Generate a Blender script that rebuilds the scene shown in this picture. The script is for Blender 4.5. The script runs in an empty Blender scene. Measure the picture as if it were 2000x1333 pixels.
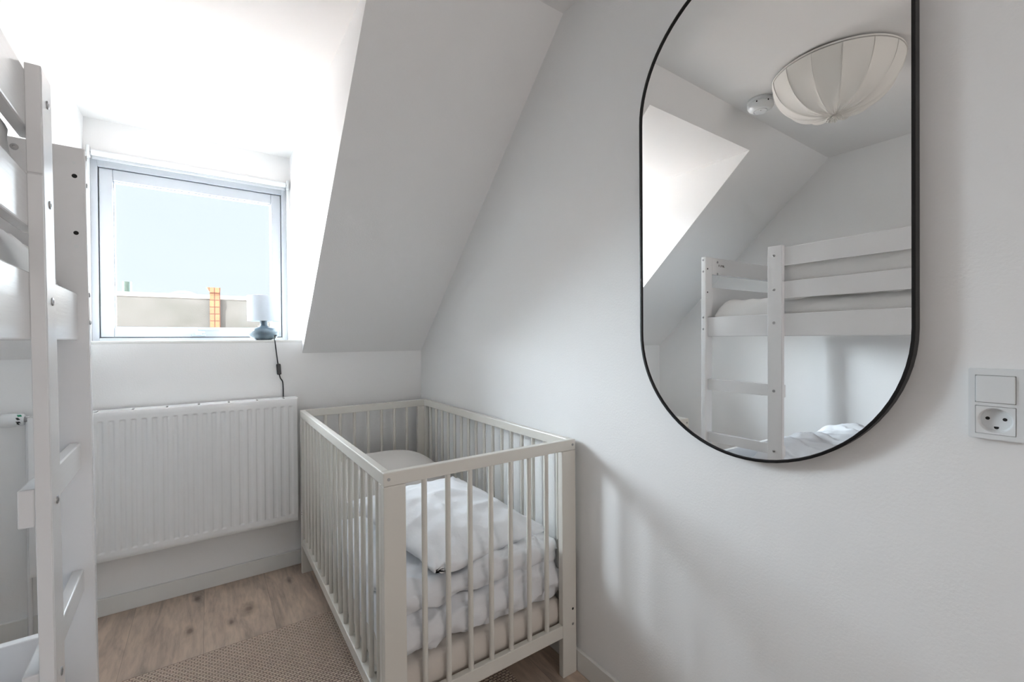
import bpy, bmesh, math, random
from mathutils import Vector, Matrix, noise
C = bpy.context.scene.collection
SC = bpy.context.scene
PI = math.pi
R = math.radians

# ------------------------------------------------------------------ camera
cam_d = bpy.data.cameras.new('camera'); cam = bpy.data.objects.new('camera', cam_d); C.objects.link(cam)
F_PX, YAW, PITCH, ROLL, CAM_H = 860.668, R(34.5545), R(-0.3634), R(-0.3858), 1.14686
cam_d.sensor_width = 36.0; cam_d.lens = F_PX * 36.0 / 2000.0
cam_d.clip_start = 0.02; cam_d.clip_end = 400
_f = Vector((math.sin(YAW) * math.cos(PITCH), math.cos(YAW) * math.cos(PITCH), math.sin(PITCH)))
_r = Vector((math.cos(YAW), -math.sin(YAW), 0)); _u = _r.cross(_f)
_r2 = math.cos(ROLL) * _r + math.sin(ROLL) * _u; _u2 = -math.sin(ROLL) * _r + math.cos(ROLL) * _u
M = Matrix((_r2, _u2, -_f)).transposed().to_4x4(); M.translation = (0, 0, CAM_H)
cam.matrix_world = M
SC.camera = cam

# ------------------------------------------------------------------ world, lights, exposure
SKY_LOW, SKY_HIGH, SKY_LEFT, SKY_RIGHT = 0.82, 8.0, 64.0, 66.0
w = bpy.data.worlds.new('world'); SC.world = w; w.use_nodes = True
nt = w.node_tree; nt.nodes.clear()
wo = nt.nodes.new('ShaderNodeOutputWorld'); bg = nt.nodes.new('ShaderNodeBackground')
tc = nt.nodes.new('ShaderNodeTexCoord'); sx = nt.nodes.new('ShaderNodeSeparateXYZ')
nt.links.new(tc.outputs['Generated'], sx.inputs[0])
cr = nt.nodes.new('ShaderNodeValToRGB'); nt.links.new(sx.outputs['Z'], cr.inputs[0])
cr.color_ramp.elements[0].position = 0.0; cr.color_ramp.elements[0].color = (0.87, 0.95, 0.99, 1)
cr.color_ramp.elements[1].position = 0.30; cr.color_ramp.elements[1].color = (0.84, 0.93, 1.0, 1)
def smap(src, a, b, c, d):
    m = nt.nodes.new('ShaderNodeMapRange'); m.interpolation_type = 'SMOOTHSTEP'
    for k, v in zip(('From Min', 'From Max', 'To Min', 'To Max'), (a, b, c, d)): m.inputs[k].default_value = v
    nt.links.new(src, m.inputs['Value']); return m.outputs[0]
def wmath(op, a, b):
    m = nt.nodes.new('ShaderNodeMath'); m.operation = op
    for i, x in enumerate((a, b)):
        if isinstance(x, (int, float)): m.inputs[i].default_value = x
        else: nt.links.new(x, m.inputs[i])
    return m.outputs[0]
# sky dim straight out; bright upper and side lobes added to light the room
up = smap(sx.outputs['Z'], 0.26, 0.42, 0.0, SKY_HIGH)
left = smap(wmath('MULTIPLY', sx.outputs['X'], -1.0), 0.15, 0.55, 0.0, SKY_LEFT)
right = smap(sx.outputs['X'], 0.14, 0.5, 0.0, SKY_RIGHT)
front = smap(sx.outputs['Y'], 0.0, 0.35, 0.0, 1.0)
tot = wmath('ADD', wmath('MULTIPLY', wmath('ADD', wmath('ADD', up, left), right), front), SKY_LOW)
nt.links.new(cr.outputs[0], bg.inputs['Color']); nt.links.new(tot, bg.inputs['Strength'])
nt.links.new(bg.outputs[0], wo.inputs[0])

def light(name, kind, loc, rot, energy, color=(1, 1, 1), **kw):
    d = bpy.data.lights.new(name, kind); d.energy = energy; d.color = color
    for k, v in kw.items(): setattr(d, k, v)
    o = bpy.data.objects.new(name, d); C.objects.link(o); o.location = loc; o.rotation_euler = rot
    return o
# sun from behind the house, high on the left: it lights the gable opposite, not the room
sun = light('sun', 'SUN', (0, 0, 20), (0, 0, 0), 23, (1.0, 0.92, 0.86), angle=R(0.6))
sun.rotation_euler = Vector((0.30, 0.35, -0.88)).to_track_quat('-Z', 'Y').to_euler()
# daylight portal in the window opening
pt = light('window_portal', 'AREA', (-0.035, 2.99, 1.57), (R(90), 0, PI), 1.0, shape='RECTANGLE', size=0.80, size_y=0.86)
pt.rotation_euler = Vector((0, -1, 0)).to_track_quat('-Z', 'Z').to_euler()
pt.data.cycles.is_portal = True
# unseen fill light added behind the camera to brighten ceiling and left wall
fill = light('fill_light', 'AREA', (0.80, -2.7, 0.95), (0, 0, 0), 25, (1.0, 0.955, 0.925), shape='RECTANGLE', size=1.1, size_y=1.4)
fill.rotation_euler = Vector((-0.55, 1, 1.0)).to_track_quat('-Z', 'Z').to_euler()

SC.view_settings.view_transform = 'Standard'; SC.view_settings.look = 'None'
SC.view_settings.exposure = 0.40; SC.view_settings.gamma = 1.0; SC.view_settings.use_curve_mapping = False

# ------------------------------------------------------------------ materials
def mat(name, col, rough=0.5, metal=0.0, spec=0.5, **kw):
    m = bpy.data.materials.new(name); m.use_nodes = True
    b = m.node_tree.nodes['Principled BSDF']
    b.inputs['Base Color'].default_value = (*col, 1); b.inputs['Roughness'].default_value = rough
    b.inputs['Metallic'].default_value = metal; b.inputs['Specular IOR Level'].default_value = spec
    for k, v in kw.items(): b.inputs[k].default_value = v
    return m
def N(m, t): return m.node_tree.nodes.new(t)
def L(m, a, b): m.node_tree.links.new(a, b)
def bump(m, tex_out, strength, dist, coords=None):
    bp = N(m, 'ShaderNodeBump'); bp.inputs['Strength'].default_value = strength; bp.inputs['Distance'].default_value = dist
    L(m, tex_out, bp.inputs['Height']); L(m, bp.outputs[0], m.node_tree.nodes['Principled BSDF'].inputs['Normal']); return bp
def coords(m, kind='Object', scale=(1, 1, 1)):
    t = N(m, 'ShaderNodeTexCoord'); mp = N(m, 'ShaderNodeMapping'); mp.inputs['Scale'].default_value = scale
    L(m, t.outputs[kind], mp.inputs[0]); return mp.outputs[0]
def noise_tex(m, vec, scale, detail=4, rough=0.5):
    n = N(m, 'ShaderNodeTexNoise'); n.inputs['Scale'].default_value = scale; n.inputs['Detail'].default_value = detail
    n.inputs['Roughness'].default_value = rough; L(m, vec, n.inputs['Vector']); return n.outputs[0]
def painted(name, col, rough, scale, strength, dist, sc=(1, 1, 1)):
    m = mat(name, col, rough); v = coords(m, scale=sc); bump(m, noise_tex(m, v, scale, 3), strength, dist); return m

WALL = painted('wall_paint', (0.93, 0.928, 0.925), 0.6, 170, 0.35, 0.0012)
CEIL = painted('ceiling_paint', (0.93, 0.92, 0.91), 0.7, 120, 0.15, 0.0008)
TRIM = painted('trim_paint', (0.83, 0.825, 0.80), 0.4, 60, 0.05, 0.0005)
BEDW = painted('bunk_white_paint', (0.89, 0.89, 0.90), 0.24, 9, 0.18, 0.0009, (1, 1, 14))
BEDR = painted('bunk_white_paint_grained_rail', (0.90, 0.90, 0.91), 0.20, 9, 0.22, 0.0009, (1, 1.2, 22))
COTW = painted('cot_ivory_paint', (0.76, 0.735, 0.68), 0.3, 30, 0.05, 0.0004)
RADW = painted('radiator_enamel', (0.88, 0.885, 0.89), 0.25, 200, 0.03, 0.0003)
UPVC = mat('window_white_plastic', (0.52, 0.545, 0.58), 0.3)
BLACK = mat('black_metal', (0.008, 0.008, 0.009), 0.45, spec=0.3)
GASK = mat('black_gasket', (0.03, 0.03, 0.035), 0.6)
STEEL = mat('zinc_bolt', (0.42, 0.42, 0.43), 0.35, 0.9)
HOLE = mat('dark_hole', (0.02, 0.02, 0.02), 0.9)
PLASTIC = mat('white_plastic', (0.82, 0.84, 0.85), 0.28)
MARK = mat('stamped_grey_ink', (0.25, 0.23, 0.23), 0.7)
GREEN = mat('green_mark', (0.03, 0.30, 0.17), 0.5)
BLKP = mat('black_plastic', (0.015, 0.017, 0.02), 0.35)
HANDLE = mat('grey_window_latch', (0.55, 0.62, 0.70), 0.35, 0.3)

# mirror glass
MIRR = mat('mirror_silver', (0.98, 0.985, 0.98), 0.0, 1.0)
# glass pane
GLASS = bpy.data.materials.new('window_glass'); GLASS.use_nodes = True
g = GLASS.node_tree; g.nodes.clear()
go = g.nodes.new('ShaderNodeOutputMaterial'); gm = g.nodes.new('ShaderNodeMixShader'); gt = g.nodes.new('ShaderNodeBsdfTransparent')
gg = g.nodes.new('ShaderNodeBsdfGlossy'); gf = g.nodes.new('ShaderNodeFresnel'); gf.inputs[0].default_value = 1.2
gg.inputs['Roughness'].default_value = 0.0; gt.inputs[0].default_value = (0.97, 0.985, 0.99, 1)
g.links.new(gf.outputs[0], gm.inputs[0]); g.links.new(gt.outputs[0], gm.inputs[1]); g.links.new(gg.outputs[0], gm.inputs[2]); g.links.new(gm.outputs[0], go.inputs[0])

# cotton
def cotton(name, col, bscale=30, bs=0.25):
    m = mat(name, col, 0.85, spec=0.15)
    m.node_tree.nodes['Principled BSDF'].inputs['Sheen Weight'].default_value = 0.15
    v = coords(m); bump(m, noise_tex(m, v, bscale, 5, 0.6), bs, 0.006); return m
COTTON = cotton('white_cotton', (0.86, 0.87, 0.90))
COTTON2 = cotton('upper_bed_cotton', (0.83, 0.82, 0.81))
SHEET = cotton('beige_jersey_sheet', (0.74, 0.68, 0.62), 60, 0.1)
BEIGEPAD = cotton('pale_beige_quilt_fabric', (0.78, 0.75, 0.72), 40, 0.1)

# pleated lamp fabric, a little translucent
SHADE = mat('gathered_white_lampshade_fabric', (0.84, 0.82, 0.78), 0.8, spec=0.1)
v = coords(SHADE); bump(SHADE, noise_tex(SHADE, v, 260, 2), 0.15, 0.0006)
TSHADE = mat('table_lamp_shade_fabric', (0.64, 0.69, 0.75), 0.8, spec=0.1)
TSHADE.node_tree.nodes['Principled BSDF'].inputs['Transmission Weight'].default_value = 0.0
v = coords(TSHADE); bump(TSHADE, noise_tex(TSHADE, v, 500, 2), 0.2, 0.0004)
# blue-grey glazed ceramic
CERAM = mat('blue_grey_glazed_ceramic', (0.16, 0.27, 0.36), 0.22)
v = coords(CERAM); nz = noise_tex(CERAM, v, 14, 3)
rp = N(CERAM, 'ShaderNodeValToRGB'); L(CERAM, nz, rp.inputs[0])
rp.color_ramp.elements[0].position = .35; rp.color_ramp.elements[0].color = (0.06, 0.085, 0.105, 1)
rp.color_ramp.elements[1].position = .65; rp.color_ramp.elements[1].color = (0.115, 0.155, 0.185, 1)
L(CERAM, rp.outputs[0], CERAM.node_tree.nodes['Principled BSDF'].inputs['Base Color'])

# oak floor: planks running along Y
FLOOR = mat('oak_laminate', (0.35, 0.26, 0.2), 0.42)
v = coords(FLOOR)
sep = N(FLOOR, 'ShaderNodeSeparateXYZ'); L(FLOOR, v, sep.inputs[0])
def fmath(op, a, b=None, m=FLOOR):
    n = N(m, 'ShaderNodeMath'); n.operation = op
    for i, x in enumerate((a, b)):
        if x is None: continue
        if isinstance(x, (int, float)): n.inputs[i].default_value = x
        else: L(m, x, n.inputs[i])
    return n.outputs[0]
PW = 0.24
KNOTS = ((.133, 2.185, .055), (.305, 2.325, .035), (-.07, 2.15, .035), (-.05, 2.40, .035), (.065, 2.12, .03))
pu = fmath('DIVIDE', fmath('ADD', sep.outputs['X'], 0.026 + 20 * PW), PW)
pid = fmath('FLOOR', pu); pfr = fmath('FRACT', pu)
wn = N(FLOOR, 'ShaderNodeTexWhiteNoise'); wn.noise_dimensions = '1D'; L(FLOOR, pid, wn.inputs['W'])
# grain coordinates: shifted per plank, stretched along Y
cmb = N(FLOOR, 'ShaderNodeCombineXYZ')
L(FLOOR, fmath('MULTIPLY', sep.outputs['X'], 9.0), cmb.inputs[0])
L(FLOOR, fmath('ADD', fmath('MULTIPLY', sep.outputs['Y'], 1.5), fmath('MULTIPLY', wn.outputs['Value'], 17.0)), cmb.inputs[1])
L(FLOOR, fmath('MULTIPLY', pid, 3.7), cmb.inputs[2])
n1 = N(FLOOR, 'ShaderNodeTexNoise'); n1.inputs['Scale'].default_value = 1.6; n1.inputs['Detail'].default_value = 6; n1.inputs['Roughness'].default_value = 0.6; n1.inputs['Distortion'].default_value = 0.9
L(FLOOR, cmb.outputs[0], n1.inputs['Vector'])
n2 = N(FLOOR, 'ShaderNodeTexNoise'); n2.inputs['Scale'].default_value = 9; n2.inputs['Detail'].default_value = 5; n2.inputs['Distortion'].default_value = 0.4
L(FLOOR, cmb.outputs[0], n2.inputs['Vector'])
r1 = N(FLOOR, 'ShaderNodeValToRGB'); L(FLOOR, n1.outputs[0], r1.inputs[0])
r1.color_ramp.elements[0].position = .30; r1.color_ramp.elements[0].color = (0.33, 0.265, 0.215, 1)
r1.color_ramp.elements[1].position = .62; r1.color_ramp.elements[1].color = (0.66, 0.52, 0.415, 1)
e = r1.color_ramp.elements.new(.46); e.color = (0.55, 0.43, 0.35, 1)
mx = N(FLOOR, 'ShaderNodeMix'); mx.data_type = 'RGBA'; mx.blend_type = 'MULTIPLY'; mx.inputs[0].default_value = 0.5
L(FLOOR, r1.outputs[0], mx.inputs[6])
r2 = N(FLOOR, 'ShaderNodeValToRGB'); L(FLOOR, n2.outputs[0], r2.inputs[0])
r2.color_ramp.elements[0].position = .35; r2.color_ramp.elements[0].color = (0.72, 0.72, 0.72, 1)
r2.color_ramp.elements[1].position = .6; r2.color_ramp.elements[1].color = (1.05, 1.05, 1.05, 1)
L(FLOOR, r2.outputs[0], mx.inputs[7])
# knots
vk = N(FLOOR, 'ShaderNodeTexVoronoi'); vk.inputs['Scale'].default_value = 1.0; vk.inputs['Randomness'].default_value = 1.0
ck = N(FLOOR, 'ShaderNodeCombineXYZ')
L(FLOOR, fmath('MULTIPLY', sep.outputs['X'], 4.2), ck.inputs[0]); L(FLOOR, fmath('MULTIPLY', sep.outputs['Y'], 3.1), ck.inputs[1])
nd = N(FLOOR, 'ShaderNodeTexNoise'); nd.inputs['Scale'].default_value = 16; L(FLOOR, v, nd.inputs['Vector'])
vadd = N(FLOOR, 'ShaderNodeMixRGB'); vadd.blend_type = 'ADD'; vadd.inputs[0].default_value = 0.22
L(FLOOR, ck.outputs[0], vadd.inputs[1]); L(FLOOR, nd.outputs[1], vadd.inputs[2]); L(FLOOR, vadd.outputs[0], vk.inputs['Vector'])
rk = N(FLOOR, 'ShaderNodeValToRGB'); L(FLOOR, vk.outputs['Distance'], rk.inputs[0])
rk.color_ramp.elements[0].position = .03; rk.color_ramp.elements[0].color = (0.30, 0.30, 0.31, 1)
rk.color_ramp.elements[1].position = .20; rk.color_ramp.elements[1].color = (1, 1, 1, 1)
mk = N(FLOOR, 'ShaderNodeMix'); mk.data_type = 'RGBA'; mk.blend_type = 'MULTIPLY'; mk.inputs[0].default_value = 0.35
L(FLOOR, mx.outputs[2], mk.inputs[6]); L(FLOOR, rk.outputs[0], mk.inputs[7])
# seams
seam = fmath('LESS_THAN', fmath('ABSOLUTE', fmath('SUBTRACT', pfr, 0.5)), 0.4955)
ms = N(FLOOR, 'ShaderNodeMix'); ms.data_type = 'RGBA'; ms.blend_type = 'MULTIPLY'; ms.inputs[0].default_value = 1.0
rs = N(FLOOR, 'ShaderNodeValToRGB'); L(FLOOR, seam, rs.inputs[0]); rs.color_ramp.elements[0].color = (0.72, 0.72, 0.72, 1)
L(FLOOR, mk.outputs[2], ms.inputs[6]); L(FLOOR, rs.outputs[0], ms.inputs[7])
kn = None
for (kx, ky, kr) in KNOTS:
    dx = fmath('DIVIDE', fmath('SUBTRACT', sep.outputs['X'], kx), .62); dy = fmath('DIVIDE', fmath('SUBTRACT', sep.outputs['Y'], ky), 1.25)
    dd = fmath('DIVIDE', fmath('SQRT', fmath('ADD', fmath('MULTIPLY', dx, dx), fmath('MULTIPLY', dy, dy))), kr)
    kn = dd if kn is None else fmath('MINIMUM', kn, dd)
kn = fmath('ADD', kn, fmath('MULTIPLY', fmath('SUBTRACT', nd.outputs[0], .5), 1.3))
kr_ = N(FLOOR, 'ShaderNodeValToRGB'); L(FLOOR, kn, kr_.inputs[0])
kr_.color_ramp.elements[0].position = .15; kr_.color_ramp.elements[0].color = (0.42, 0.40, 0.39, 1)
kr_.color_ramp.elements[1].position = 1.0; kr_.color_ramp.elements[1].color = (1, 1, 1, 1)
e2 = kr_.color_ramp.elements.new(.5); e2.color = (0.74, 0.73, 0.72, 1)
mq = N(FLOOR, 'ShaderNodeMix'); mq.data_type = 'RGBA'; mq.blend_type = 'MULTIPLY'; mq.inputs[0].default_value = 1.0
L(FLOOR, ms.outputs[2], mq.inputs[6]); L(FLOOR, kr_.outputs[0], mq.inputs[7])
L(FLOOR, mq.outputs[2], FLOOR.node_tree.nodes['Principled BSDF'].inputs['Base Color'])
bump(FLOOR, n2.outputs[0], 0.12, 0.001)

# woven rug
RUG = mat('beige_flatwoven_rug', (0.40, 0.33, 0.27), 0.95, spec=0.1)
v = coords(RUG)
def wave(m, vec, scale, direction, dist=0.0):
    wv = N(m, 'ShaderNodeTexWave'); wv.bands_direction = direction; wv.inputs['Scale'].default_value = scale
    wv.inputs['Distortion'].default_value = dist; wv.inputs['Detail'].default_value = 1; L(m, vec, wv.inputs['Vector']); return wv.outputs['Fac']
mpd = N(RUG, 'ShaderNodeMapping'); mpd.inputs['Rotation'].default_value = (0, 0, R(0)); L(RUG, v, mpd.inputs[0])
rb = N(RUG, 'ShaderNodeTexBrick'); rb.inputs['Scale'].default_value = 1.0; L(RUG, v, rb.inputs['Vector'])
rb.inputs['Brick Width'].default_value = 0.017; rb.inputs['Row Height'].default_value = 0.010; rb.inputs['Mortar Size'].default_value = 0.0026
rb.inputs['Mortar Smooth'].default_value = 1.0; rb.inputs['Bias'].default_value = 0.0
rb.inputs['Color1'].default_value = (0.80, 0.65, 0.54, 1); rb.inputs['Color2'].default_value = (0.70, 0.57, 0.475, 1); rb.inputs['Mortar'].default_value = (0.34, 0.26, 0.21, 1)
rn = noise_tex(RUG, v, 300, 2)
rmx = N(RUG, 'ShaderNodeMix'); rmx.data_type = 'RGBA'; rmx.blend_type = 'OVERLAY'; rmx.inputs[0].default_value = 0.5
L(RUG, rb.outputs['Color'], rmx.inputs[6]); L(RUG, rn, rmx.inputs[7])
L(RUG, rmx.outputs[2], RUG.node_tree.nodes['Principled BSDF'].inputs['Base Color'])
inv = fmath('SUBTRACT', 1.0, rb.outputs['Fac'], RUG); bump(RUG, inv, 0.9, 0.004)

# outdoors
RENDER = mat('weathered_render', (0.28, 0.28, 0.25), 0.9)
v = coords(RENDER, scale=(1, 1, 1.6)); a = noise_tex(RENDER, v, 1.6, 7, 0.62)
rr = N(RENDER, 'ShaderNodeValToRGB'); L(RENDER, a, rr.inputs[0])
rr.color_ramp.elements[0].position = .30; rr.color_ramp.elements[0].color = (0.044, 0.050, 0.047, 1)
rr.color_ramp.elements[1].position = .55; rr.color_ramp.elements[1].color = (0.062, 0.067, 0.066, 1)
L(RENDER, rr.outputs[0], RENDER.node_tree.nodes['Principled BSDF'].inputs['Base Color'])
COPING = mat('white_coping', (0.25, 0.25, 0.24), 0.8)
TILE = mat('orange_clay_tiles', (0.6, 0.3, 0.15), 0.8)
v = coords(TILE); tb = N(TILE, 'ShaderNodeTexBrick'); tb.inputs['Scale'].default_value = 1.0
mpt = N(TILE, 'ShaderNodeMapping'); mpt.inputs['Rotation'].default_value = (R(90), 0, 0); L(TILE, v, mpt.inputs[0]); L(TILE, mpt.outputs[0], tb.inputs['Vector'])
tb.offset = 0.0
tb.inputs['Brick Width'].default_value = 0.066; tb.inputs['Row Height'].default_value = 0.103; tb.inputs['Mortar Size'].default_value = 0.007
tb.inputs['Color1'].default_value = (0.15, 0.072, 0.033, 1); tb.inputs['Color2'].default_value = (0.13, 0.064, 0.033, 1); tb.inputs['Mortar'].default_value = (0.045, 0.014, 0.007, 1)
L(TILE, tb.outputs[0], TILE.node_tree.nodes['Principled BSDF'].inputs['Base Color'])
BOUNCE = mat('pale_warm_bounce_slab', (0.74, 0.61, 0.55), 0.9)  # for the unseen slab added to throw sunlight indoors
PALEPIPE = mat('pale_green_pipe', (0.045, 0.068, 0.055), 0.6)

# ------------------------------------------------------------------ mesh helpers
def box(bm, x0, x1, y0, y1, z0, z1, bev=0.0, seg=2, which=None):
    vs = [bm.verts.new((x, y, z)) for x in (x0, x1) for y in (y0, y1) for z in (z0, z1)]
    fs = [(0, 1, 3, 2), (4, 6, 7, 5), (0, 4, 5, 1), (2, 3, 7, 6), (0, 2, 6, 4), (1, 5, 7, 3)]
    faces = [bm.faces.new([vs[i] for i in f]) for f in fs]
    if bev > 0:
        es = set(e for f in faces for e in f.edges)
        if which: es = [e for e in es if which(e)]
        bmesh.ops.bevel(bm, geom=list(es), offset=bev, segments=seg, profile=0.5, affect='EDGES')
    return bm
def cyl(bm, p0, p1, r, n=20, r2=None, cap=True):
    p0, p1 = Vector(p0), Vector(p1); d = (p1 - p0); q = d.to_track_quat('Z', 'Y')
    r2 = r if r2 is None else r2
    a = [bm.verts.new(p0 + q @ Vector((r * math.cos(t), r * math.sin(t), 0))) for t in [2 * PI * i / n for i in range(n)]]
    b = [bm.verts.new(p1 + q @ Vector((r2 * math.cos(t), r2 * math.sin(t), 0))) for t in [2 * PI * i / n for i in range(n)]]
    for i in range(n): bm.faces.new((a[i], a[(i + 1) % n], b[(i + 1) % n], b[i]))
    if cap: bm.faces.new(a[::-1]); bm.faces.new(b)
    return bm
def lathe(bm, prof, c=(0, 0, 0), n=48, axis='Z', cap=True):
    c = Vector(c); rings = []
    for (r, h) in prof:
        ring = []
        for i in range(n):
            t = 2 * PI * i / n
            p = {'Z': Vector((r * math.cos(t), r * math.sin(t), h)), 'X': Vector((h, r * math.cos(t), r * math.sin(t))), 'Y': Vector((r * math.cos(t), h, r * math.sin(t)))}[axis]
            ring.append(bm.verts.new(c + p))
        rings.append(ring)
    for a, b in zip(rings, rings[1:]):
        for i in range(n): bm.faces.new((a[i], a[(i + 1) % n], b[(i + 1) % n], b[i]))
    if cap:
        bm.faces.new(rings[0][::-1]); bm.faces.new(rings[-1])
    return bm
def tube(bm, pts, r, n=10):
    pts = [Vector(p) for p in pts]; rings = []
    for i, p in enumerate(pts):
        d = (pts[min(i + 1, len(pts) - 1)] - pts[max(i - 1, 0)]).normalized(); q = d.to_track_quat('Z', 'Y')
        rings.append([bm.verts.new(p + q @ Vector((r * math.cos(2 * PI * k / n), r * math.sin(2 * PI * k / n), 0))) for k in range(n)])
    for a, b in zip(rings, rings[1:]):
        # align rings
        off = min(range(n), key=lambda s: (a[0].co - b[s].co).length)
        for k in range(n): bm.faces.new((a[k], a[(k + 1) % n], b[(k + 1 + off) % n], b[(k + off) % n]))
    bm.faces.new(rings[0][::-1]); bm.faces.new(rings[-1]); return bm
def prism(bm, pts, axis, a, b):
    # pts: 2D polygon; axis: extrusion axis index, from a to b
    def mk(p, t):
        return {0: (t, p[0], p[1]), 1: (p[0], t, p[1]), 2: (p[0], p[1], t)}[axis]
    A = [bm.verts.new(mk(p, a)) for p in pts]; B = [bm.verts.new(mk(p, b)) for p in pts]
    n = len(pts); fa = [bm.faces.new(A), bm.faces.new(B)]
    for i in range(n): bm.faces.new((A[i], A[(i + 1) % n], B[(i + 1) % n], B[i]))
    bmesh.ops.recalc_face_normals(bm, faces=bm.faces[:]); return bm
def bez(P, n=24):
    P = [Vector(p) for p in P]; out = []
    for i in range(len(P) - 1):
        p0 = P[max(i - 1, 0)]; p1 = P[i]; p2 = P[i + 1]; p3 = P[min(i + 2, len(P) - 1)]
        for k in range(n):
            t = k / n; out.append(0.5 * ((2 * p1) + (-p0 + p2) * t + (2 * p0 - 5 * p1 + 4 * p2 - p3) * t * t + (-p0 + 3 * p1 - 3 * p2 + p3) * t ** 3))
    out.append(P[-1]); return out
def obj(name, bm, material, parent=None, smooth=False, xf=None, label=None, kind=None, auto=None):
    bmesh.ops.recalc_face_normals(bm, faces=bm.faces[:])
    if xf:
        for vv in bm.verts: vv.co = xf(vv.co)
    me = bpy.data.meshes.new(name)
    if parent is None and kind is None:   # put the origin at the base centre
        pass
    bm.to_mesh(me); bm.free(); me.materials.append(material)
    if smooth:
        for p in me.polygons: p.use_smooth = True
    if auto is not None:
        for p in me.polygons: p.use_smooth = True
        me.set_sharp_from_angle(angle=R(auto))
    o = bpy.data.objects.new(name, me); C.objects.link(o)
    if parent is not None: o.parent = parent
    if label: o['label'] = label
    if kind: o['kind'] = kind
    return o
def thing(name, label, cat, loc=(0, 0, 0), rot=(0, 0, 0), group=None):
    o = bpy.data.objects.new(name, None); C.objects.link(o); o.location = loc; o.rotation_euler = rot
    o.empty_display_size = 0.1; o['label'] = label; o['category'] = cat
    if group: o['group'] = group
    return o
def tag(o, label, cat, group=None):
    o['label'] = label; o['category'] = cat
    if group: o['group'] = group
    return o
def rebase(o, loc):
    loc = Vector(loc)
    for vv in o.data.vertices: vv.co -= loc
    o.location = loc; return o
def local(loc):
    loc = Vector(loc); return lambda co: co - loc
def BM(): return bmesh.new()

# ------------------------------------------------------------------ the room
WX, WXL, WY = 1.047, -1.25, 2.482
ZC, YC, ZS = 2.298, 1.186, 1.077           # ceiling height, where the slope meets it, top of the knee wall
XD0, XD1, ZD, YG = -0.475, 0.397, 2.2, 2.84  # dormer cheeks, dormer ceiling, dormer end wall
ZSILL = 1.146
YN = -1.9                                    # wall behind the camera
SL = (ZC - ZS) / (WY - YC)
def slope_y(z): return WY - (z - ZS) / SL
T = 0.14
def st(name, bm, m): return obj(name, bm, m, kind='structure')

b = BM(); box(b, WXL - T, WX + T, -4.2, WY + T, -0.12, 0.0); st('floor', b, FLOOR)
b = BM(); box(b, WXL - T, WX + T, -4.2, YC, ZC, ZC + 0.12); st('ceiling', b, CEIL)
# right wall: full solid wall, cut off by the slope
b = BM(); prism(b, [(-4.2, 0), (WY + T, 0), (WY + T, ZC + .12), (-4.2, ZC + .12)], 0, WX, WX + T); st('wall_right', b, WALL)
b = BM(); prism(b, [(-4.2, 0), (WY + T, 0), (WY + T, ZC + .12), (-4.2, ZC + .12)], 0, WXL - T, WXL); st('wall_left', b, WALL)
# knee wall under window (with the deep sill behind it)
b = BM()
box(b, WXL, XD0, WY, WY + T, 0, ZS); box(b, XD1, WX, WY, WY + T, 0, ZS)
box(b, XD0, XD1, WY, YG + 0.10, 0, ZSILL - 0.012); st('wall_back', b, WALL)
b = BM(); box(b, XD0, XD1, WY, YG + 0.005, ZSILL - 0.012, ZSILL, 0.002); st('trim_1', b, TRIM)
# sloped ceiling with the dormer hole: left strip, right strip, and the strip above the dormer
yt = slope_y(ZD)
CK = 0.12 / (SL / math.hypot(SL, 1))     # cheeks start where the slope's thickness ends
SLC = (WY + 0.12 * SL / math.hypot(SL, 1), ZS + 0.12 / math.hypot(SL, 1))   # outer lower corner of the slope
def slab(bm, x0, x1, z0, z1):
    y0, y1 = slope_y(z0), slope_y(z1); nx = Vector((SL, 1)).normalized() * 0.12   # outward (y, z)
    ny, nz_ = nx.x, nx.y
    # outward normal of slope in (y,z): proportional to (SL,1)
    prism(bm, [(y0, z0), (y1, z1), (y1 + ny, z1 + nz_), (y0 + ny, z0 + nz_)], 0, x0, x1)
b = BM(); slab(b, WXL, XD0, ZS, ZC); slab(b, XD1, WX, ZS, ZC); slab(b, XD0, XD1, ZD, ZC)
st('ceiling_slope', b, WALL)
# dormer: cheeks, ceiling, end wall
b = BM(); prism(b, [(WY, ZS), SLC, (slope_y(ZD) + CK, ZD), (YG + 0.1, ZD), (YG + 0.1, ZS)], 0, XD1, XD1 + 0.1); st('wall_dormer_right', b, WALL)
b = BM(); prism(b, [(WY, ZS), SLC, (slope_y(ZD) + CK, ZD), (YG + 0.1, ZD), (YG + 0.1, ZS)], 0, XD0 - 0.1, XD0); st('wall_dormer_left', b, WALL)
b = BM(); box(b, XD0 - 0.1, XD1 + 0.1, slope_y(ZD) , YG + 0.2, ZD, ZD + 0.1); st('ceiling_dormer', b, CEIL)
WX0, WX1, WZ0, WZ1 = -0.462, 0.385, ZSILL, 2.045     # window opening
b = BM(); box(b, XD0 - .1, XD1 + .1, YG, YG + .16, WZ1, ZD); box(b, XD0 - .1, WX0, YG, YG + .16, ZSILL - .1, WZ1); box(b, WX1, XD1 + .1, YG, YG + .16, ZSILL - .1, WZ1)
st('wall_dormer', b, WALL)
# wall behind the camera with an open doorway, and the room beyond
b = BM(); box(b, WXL, -0.75, YN - .12, YN, 0, ZC); box(b, 0.95, WX, YN - .12, YN, 0, ZC); st('wall_near', b, WALL)
b = BM(); box(b, WXL - T, WX + T, -4.3, -4.2, 0, ZC); st('wall_far_room', b, WALL)
# baseboards
BH = 0.073
b = BM(); box(b, WXL, WX, WY - .012, WY, 0, BH, .002); st('baseboard_back', b, TRIM)
b = BM(); box(b, WX - .012, WX, YN, WY - .012, 0, BH, .002); st('baseboard_right', b, TRIM)
b = BM(); box(b, WXL, WXL + .012, YN, WY - .012, 0, BH, .002); st('baseboard_left', b, TRIM)

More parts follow.
